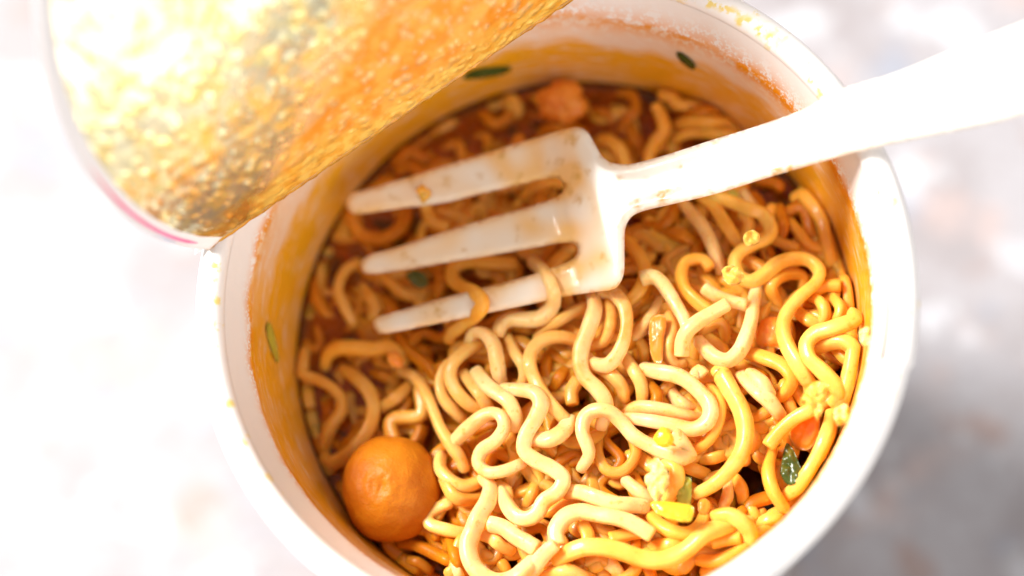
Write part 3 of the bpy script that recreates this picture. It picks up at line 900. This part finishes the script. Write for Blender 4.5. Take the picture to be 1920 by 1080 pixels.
(3, y_, 'Q -20,130 60,150 160,190 240,220 285,290 265,340 200,370 130,410 100,470 130,540 190,560 260,520 320,470 400,445 480,455 530,510 510,570 430,640 365,720 345,800 365,880 420,980 480,1080 B 925,850', 'long yellow noodle swirling then sweeping in a big S near the right wall', 1.08),
(3, y_, 'Q 770,720 690,765 590,800 510,825 465,880 480,950 540,1010 600,1075 630,1130 600,1180', 'bright S shaped noodle touching the right wall below the seam', 1.1),
(3, p_, 'O 1470,290 1600,290 1750,340 1900,390 2050,400 G 830,610', 'thick pale noodle running right from the squiggle bend', 1.2),
(3, c, 'G 235,860 225,770 290,680 390,645 500,665 640,690 740,725 865,800', 'noodle arching over to a blunt lemon coloured end', 1.15),
(3, y_, 'G 230,980 300,930 400,890 520,885 650,910 780,955 900,975 1020,950 1120,890 1220,800 1330,755 1420,735', 'long yellow noodle crossing the lower right', 1.25),
(3, y_, 'G 1300,680 1390,670 1470,710 1530,780 1540,860', 'yellow noodle end bending over the tail of the long yellow one', 1.2),
(2, c, 'O 880,230 960,280 950,360 880,430', 'strand showing right behind the tall hooked noodle'),
(2, c, 'O 730,650 830,680 920,750 1010,790', 'thin strand inside the hooked noodle at the bottom left'),
(3, p_, 'O 820,560 930,590 1040,670 1130,720 1210,770', 'bright thick noodle segment beneath the squiggle tail', 1.2),
(3, p_, 'O 1370,740,1 1300,800,.6 1230,880 1180,960 1110,1040', 'knob ended noodle leaning left at the bottom', 1.1),
(3, c, 'A 300,700 330,730 320,790 290,840 265,900 245,960 255,1020 290,1070 350,1100 420,1090 470,1050 500,1020', 'tall hooked noodle with an orange stained bend at the bottom left', 1.2),
(3, c, 'A 180,570 250,500 320,450 370,455 385,500 355,550 300,590 285,640 320,675 380,672 455,640', 'hooked noodle above the glossy loop left of centre', 1.12),
(3, c, 'A 380,350 450,355 505,368 528,410 505,470 470,530 463,590 505,628 570,660 615,700 595,750 540,790 515,835 475,858 430,845 395,800 375,750', 'tall squiggling noodle at the cup centre', 1.12),
(3, c, 'T 875,345,.6 885,420,.6 850,530 812,630 803,720 830,800 900,870 945,940 940,1010 920,1080', 'snaking noodle dropping from the fork head corner', 1.12),
(3, c, 'A 685,660 715,610 708,570 690,520 698,465 740,435 795,440 845,485 890,535 960,575 1020,600 1100,620 U 480,620', 'narrow arch with a long tail running to the right', 1.12),
]
for e in NOO:
    if e[3] == 'unused': continue
    strand(cv(e[2]), e[0], e[1], e[3], (e[4] if len(e) > 4 else 1.0))
# strands lying over the tines
strand(cv('N 610,330 635,310 645,400 680,470 750,500'), 3, o_, 'small orange noodle hooked over the upper tine', .95, over_fork=True)
strand(cv('T 430,165 300,160 180,150 95,185 90,250 140,295 215,330 255,385 220,450 140,510 80,560 70,600'), 3, o_, 'orange noodle looping across the lower tine near its middle', 1.1, over_fork=True)
strand(cv('T 530,150 590,200 635,270 655,350 635,420 575,470 500,478 420,475 365,500 340,560'), 3, c, 'cream noodle draped over the lower tine beside the fork head', 1.12, over_fork=True)
WORLD_LO, WORLD_HI, FOIL_FILL = .22, .52, 2.2
LIGHT_POS, LIGHT_SIZE, LIGHT_W = (-1.15, .64, 1.42), .75, 70
FSTOP, EXPO = 5.0, .32
# ------------------------------------------------------------------ other bits in the soup
def blob(name, center, radii, mat, label, cat, rot=0, lump=.06, seed=0, dimple=None, sub=5, tilt=0, freq=1.2):
    bm = bmesh.new(); bmesh.ops.create_icosphere(bm, subdivisions=sub, radius=1)
    for v in bm.verts:
        n = v.co.normalized()
        k = 1+lump*noise.noise(n*freq+Vector((seed, 0, 0)))+lump*.35*noise.noise(n*freq*3+Vector((seed, 5, 0)))
        if dimple:
            dv, w, dep = dimple
            ang = (n-dv).length
            k -= dep*exp(-(ang/w)**2)
            k += dep*.35*exp(-((ang-w*1.7)/(w*.8))**2)
            k += .045*noise.noise(n*9+Vector((3, 1, 0)))*exp(-(ang/(w*2))**2)
        v.co = n*k
    M = Matrix.Translation(center) @ Matrix.Rotation(rot, 4, 'Z') @ Matrix.Rotation(tilt, 4, 'Y') @ Matrix.Diagonal((*radii, 1))
    bm.transform(M)
    me = bpy.data.meshes.new(name); bm.to_mesh(me); bm.free(); me.materials.append(mat)
    me.polygons.foreach_set('use_smooth', [True]*len(me.polygons))
    o = link(bpy.data.objects.new(name, me)); tag(o, label, cat); return o
def sheet(name, pts, d, mat, label, cat, th=.0005, wav=.0004, seed=0, tilt=(0, 0), wall=False):
    """thin irregular flake from an outline in photo pixels, lying at depth d"""
    lp = spl([(a, b) for a, b in pts], 3, closed=True)
    cx = sum(a for a, b in lp)/len(lp); cy = sum(b for a, b in lp)/len(lp)
    vs, fs = [], []
    m = len(lp); K = 6
    for side in (1, -1):
        for i in range(K+1):
            f = i/K
            for a, b in lp:
                px, py = cx+(a-cx)*f, cy+(b-cy)*f
                if wall:
                    p, dd = PW(px, py, .00025)
                    n_ = Vector((-p.x, -p.y, 0)).normalized()
                    p = p+n_*(side*th*.5*sqrt(1-f**4*.98))
                else:
                    h = wav*noise.noise(Vector((px/12, py/12, seed)))+tilt[0]*(px-cx)*7e-5+tilt[1]*(py-cy)*7e-5
                    p = PD(px, py, d-h); p.z += side*th*.5*sqrt(1-f**4*.98)
                vs.append(p)
    off = (K+1)*m
    for s_ in (0, 1):
        for i in range(K):
            for j in range(m):
                j2 = (j+1) % m; q = (i*m+j, i*m+j2, (i+1)*m+j2, (i+1)*m+j)
                q = tuple(a+s_*off for a in q)
                fs.append(q if s_ else q[::-1])
    for j in range(m):
        j2 = (j+1) % m; fs.append((K*m+j, K*m+j2, off+K*m+j2, off+K*m+j))
    o = mesh_obj(name, vs, fs, mat); tag(o, label, cat); return o
# dumpling ball
blob('dumpling', PD(735, 917, .0224), (.0069, .0075, .0060), M_BALL, 'round orange brown dumpling with a puckered dimple half sunk at the lower left', 'dumpling',
     lump=.06, seed=3, dimple=(Vector((-.10, -.12, 1)).normalized(), .15, .06), sub=6)
# shrimp like piece at the far wall
blob('shrimp_piece', PD(1052, 190, .0245), (.0034, .0030, .0022), M_SHRIMP, 'blurred reddish orange shrimp piece near the far wall', 'shrimp piece', lump=.32, seed=8, freq=1.2)
def cube_piece(name, pts, d, mat, label, cat, th, tilt=(0, 0)):
    return sheet(name, pts, d, mat, label, cat, th=th, wav=.0002, tilt=tilt)
cube_piece('carrot_piece', [(q[0], q[1]) for q in cv('V 150,540 240,500 270,560 250,700 240,830 190,860 150,760')], .0172, M_CARROT, 'flat orange carrot slab beside the cream bend in the middle', 'carrot piece', .0018, (.2, -.1))
cube_piece('carrot_piece', [(q[0], q[1]) for q in cv('C 1010,210 1100,140 1190,130 1190,240 1130,330 1050,310')], .0185, M_CARROT, 'orange carrot piece under the cut yellow noodle end by the dark leaf', 'carrot piece', .002, (.3, -.2))
cube_piece('carrot_piece', [(q[0], q[1]) for q in cv('Q 230,760 310,740 390,800 380,880 280,910 200,880')], .0205, M_CARROT, 'orange carrot cube inside the big S curve', 'carrot piece', .003, (.1, .1))
cube_piece('carrot_piece', [(q[0], q[1]) for q in cv('M 745,310 800,290 850,330 850,390 790,395 750,360')], .0235, M_CARROT, 'small orange carrot bit right of the orange arc noodle', 'carrot piece', .0016)
cube_piece('carrot_piece', [(q[0], q[1]) for q in cv('G 1190,570 1240,560 1270,620 1230,680 1185,640')], .0170, M_CARROT, 'tiny red carrot bit right of the yellow corn piece', 'carrot piece', .0012)
cube_piece('corn_piece', [(q[0], q[1]) for q in cv('G 865,585 960,578 1060,590 1150,615 1140,700 1090,715 980,690 900,650')], .0128, M_CORN, 'bright yellow wedge of corn below the ruffled egg piece', 'corn piece', .0022, (-.05, .25))
blob('corn_piece', PD(1160+350/4.154, 700+502/4.154, .0122), (.00125, .00125, .0011), M_CORN, 'small yellow corn cube below the flat double loop', 'corn piece', lump=.25, seed=2, sub=4)
def ruffle(pts, d, label, seed, th=.0016):
    return sheet('egg_piece', pts, d, M_YELLOW if 'yellow' in label else M_EGG, label, 'egg piece', th=th, wav=.0011, seed=seed)
ruffle([(q[0], q[1]) for q in cv('U 230,710 290,655 330,690 380,760 395,860 350,940 290,1000 240,930 205,850 205,800 250,765')], .0128, 'pale ruffled egg piece standing above the corn wedge', 4, .0022)
strand(cv('U 370,690,.5 440,730,.5 455,820,.3 430,910 380,980'), 3, M_YELLOW, 'orange edged noodle curl hugging the ruffled egg piece', 1.05)
ruffle([(q[0], q[1]) for q in cv('Q 35,505 80,480 130,500 150,550 110,580 60,570')], .0128, 'frilly yellow egg flake at the lower end of the yellow swirl', 6)
ruffle([(q[0], q[1]) for q in cv('Q 145,330 190,300 230,330 220,370 160,380')], .0140, 'small yellow egg flake at the top of the yellow swirl', 9)
ruffle([(q[0], q[1]) for q in cv('B 900,850 950,810 1010,830 1000,900 960,1000 930,930 880,910')], .0112, 'yellow petal shaped egg flake where the S curve ends', 12)
ruffle([(q[0], q[1]) for q in cv('B 1040,950 1090,920 1120,960 1100,1010 1050,1020')], .0105, 'little creamy egg flake against the near right wall', 15)
ruffle([(q[0], q[1]) for q in cv('B 1160,570 1200,550 1215,610 1190,640 1165,620')], .0085, 'small white egg flake stuck to the right wall', 18, .0010)
# green pieces
def lp(s): return [(q[0], q[1]) for q in cv(s)]
sheet('herb_leaf', lp('C 1000,290 1040,330 1070,400 1090,470 1050,530 1000,530 965,470 975,380'), .0172, M_GREEN, 'glossy dark green leaf floating in the soup near the right wall', 'herb leaf', wav=.0006, tilt=(.1, .1))
sheet('herb_leaf', lp('C 1270,375 1285,385 1235,470 1180,560 1160,590 1155,575 1200,490'), .0085, M_GREEN, 'thin green sliver stuck to the near right wall', 'herb leaf', wav=.0001)
sheet('herb_leaf', lp('S 30,165 100,115 230,95 340,90 350,110 290,145 180,165 80,175'), 0, M_GREEN, 'long dark green leaf stuck to the far wall beside the lid fold', 'herb leaf', wall=True)
sheet('herb_leaf', [(1268, 101), (1276, 99), (1294, 112), (1304, 124), (1300, 131), (1288, 124), (1274, 112)], 0, M_GREEN, 'short dark green flake stuck high on the far wall', 'herb leaf', wall=True)
sheet('herb_leaf', lp('D 257,325 266,328 282,390 291,440 284,444 266,398 254,352'), 0, M_SCALL, 'olive green sliver stuck to the left wall', 'herb leaf', wall=True)
sheet('herb_leaf', lp('N 545,745 590,720 640,745 655,790 615,812 572,785'), .0228, M_GREEN, 'dark green flake between the middle and lower tines', 'herb leaf')
sheet('scallion_piece', lp('G 1060,430 1110,410 1140,440 1130,600 1060,590 1040,540'), .0165, M_SCALL, 'translucent green scallion piece above the corn wedge', 'scallion piece', th=.0009)
sheet('scallion_piece', lp('K 600,690 660,660 690,700 640,725'), .0225, M_SCALL, 'small green scallion bit just under the handle', 'scallion piece')
# ------------------------------------------------------------------ light
w = bpy.data.worlds.new('World'); scn.world = w; w.use_nodes = True
nt = w.node_tree; nt.nodes.clear()
out = nt.nodes.new('ShaderNodeOutputWorld'); bg = nt.nodes.new('ShaderNodeBackground')
tc = nt.nodes.new('ShaderNodeTexCoord'); dp = nt.nodes.new('ShaderNodeVectorMath'); dp.operation = 'DOT_PRODUCT'
dp.inputs[1].default_value = Vector((-.45, .45, .77)).normalized()
nt.links.new(tc.outputs['Generated'], dp.inputs[0])
mr = nt.nodes.new('ShaderNodeMapRange'); mr.inputs[1].default_value = -.3; mr.inputs[2].default_value = .95
mr.inputs[3].default_value = WORLD_LO; mr.inputs[4].default_value = WORLD_HI
nt.links.new(dp.outputs['Value'], mr.inputs[0]); nt.links.new(mr.outputs[0], bg.inputs['Strength'])
dp2 = nt.nodes.new('ShaderNodeVectorMath'); dp2.operation = 'DOT_PRODUCT'
dp2.inputs[1].default_value = Vector((.56, -.75, .40)).normalized()
nt.links.new(tc.outputs['Generated'], dp2.inputs[0])
mr2 = nt.nodes.new('ShaderNodeMapRange'); mr2.interpolation_type = 'SMOOTHSTEP'; mr2.inputs[1].default_value = .78; mr2.inputs[2].default_value = .97
mr2.inputs[4].default_value = FOIL_FILL  # unseen bright patch added at lower right, giving the foil something white to reflect
nt.links.new(dp2.outputs['Value'], mr2.inputs[0])
ad = nt.nodes.new('ShaderNodeMath'); nt.links.new(mr.outputs[0], ad.inputs[0]); nt.links.new(mr2.outputs[0], ad.inputs[1])
nt.links.new(ad.outputs[0], bg.inputs['Strength'])
bg.inputs['Color'].default_value = (1.0, .985, .97, 1)
nt.links.new(bg.outputs[0], out.inputs[0])
def area(name, loc, target, size, power, color):
    L = bpy.data.lights.new(name, 'AREA'); L.shape = 'DISK'; L.size = size; L.energy = power; L.color = color
    o = link(bpy.data.objects.new(name, L)); o.location = loc
    o.rotation_euler = (Vector(target)-Vector(loc)).to_track_quat('-Z', 'Y').to_euler(); return o
area('window_light', LIGHT_POS, (0, 0, .09), LIGHT_SIZE, LIGHT_W, (1, .98, .95))
# ------------------------------------------------------------------ camera
cd = bpy.data.cameras.new('camera'); cd.lens = LENS; cd.sensor_width = 36; cd.clip_start = .01; cd.clip_end = 20
co = link(bpy.data.objects.new('camera', cd))
co.matrix_world = Matrix.Translation(CAM) @ RW.to_4x4()
cd.dof.use_dof = True
fp = PD(1060, 760, .0145)
cd.dof.focus_distance = (fp-CAM).dot(-(RW @ Vector((0, 0, 1))))
cd.dof.aperture_fstop = FSTOP; cd.dof.aperture_blades = 0
scn.camera = co
scn.render.engine = 'CYCLES'
scn.view_settings.view_transform = 'Standard'; scn.view_settings.look = 'None'
scn.view_settings.exposure = EXPO; scn.view_settings.gamma = 1
scn.view_settings.use_curve_mapping = False
cy = scn.cycles
cy.use_denoising = True
try: cy.denoiser = 'OPENIMAGEDENOISE'
except Exception: pass
cy.max_bounces = 10; cy.diffuse_bounces = 6; cy.glossy_bounces = 4; cy.transmission_bounces = 4; cy.transparent_max_bounces = 8
cy.sample_clamp_indirect = 8; cy.caustics_reflective = False; cy.caustics_refractive = False
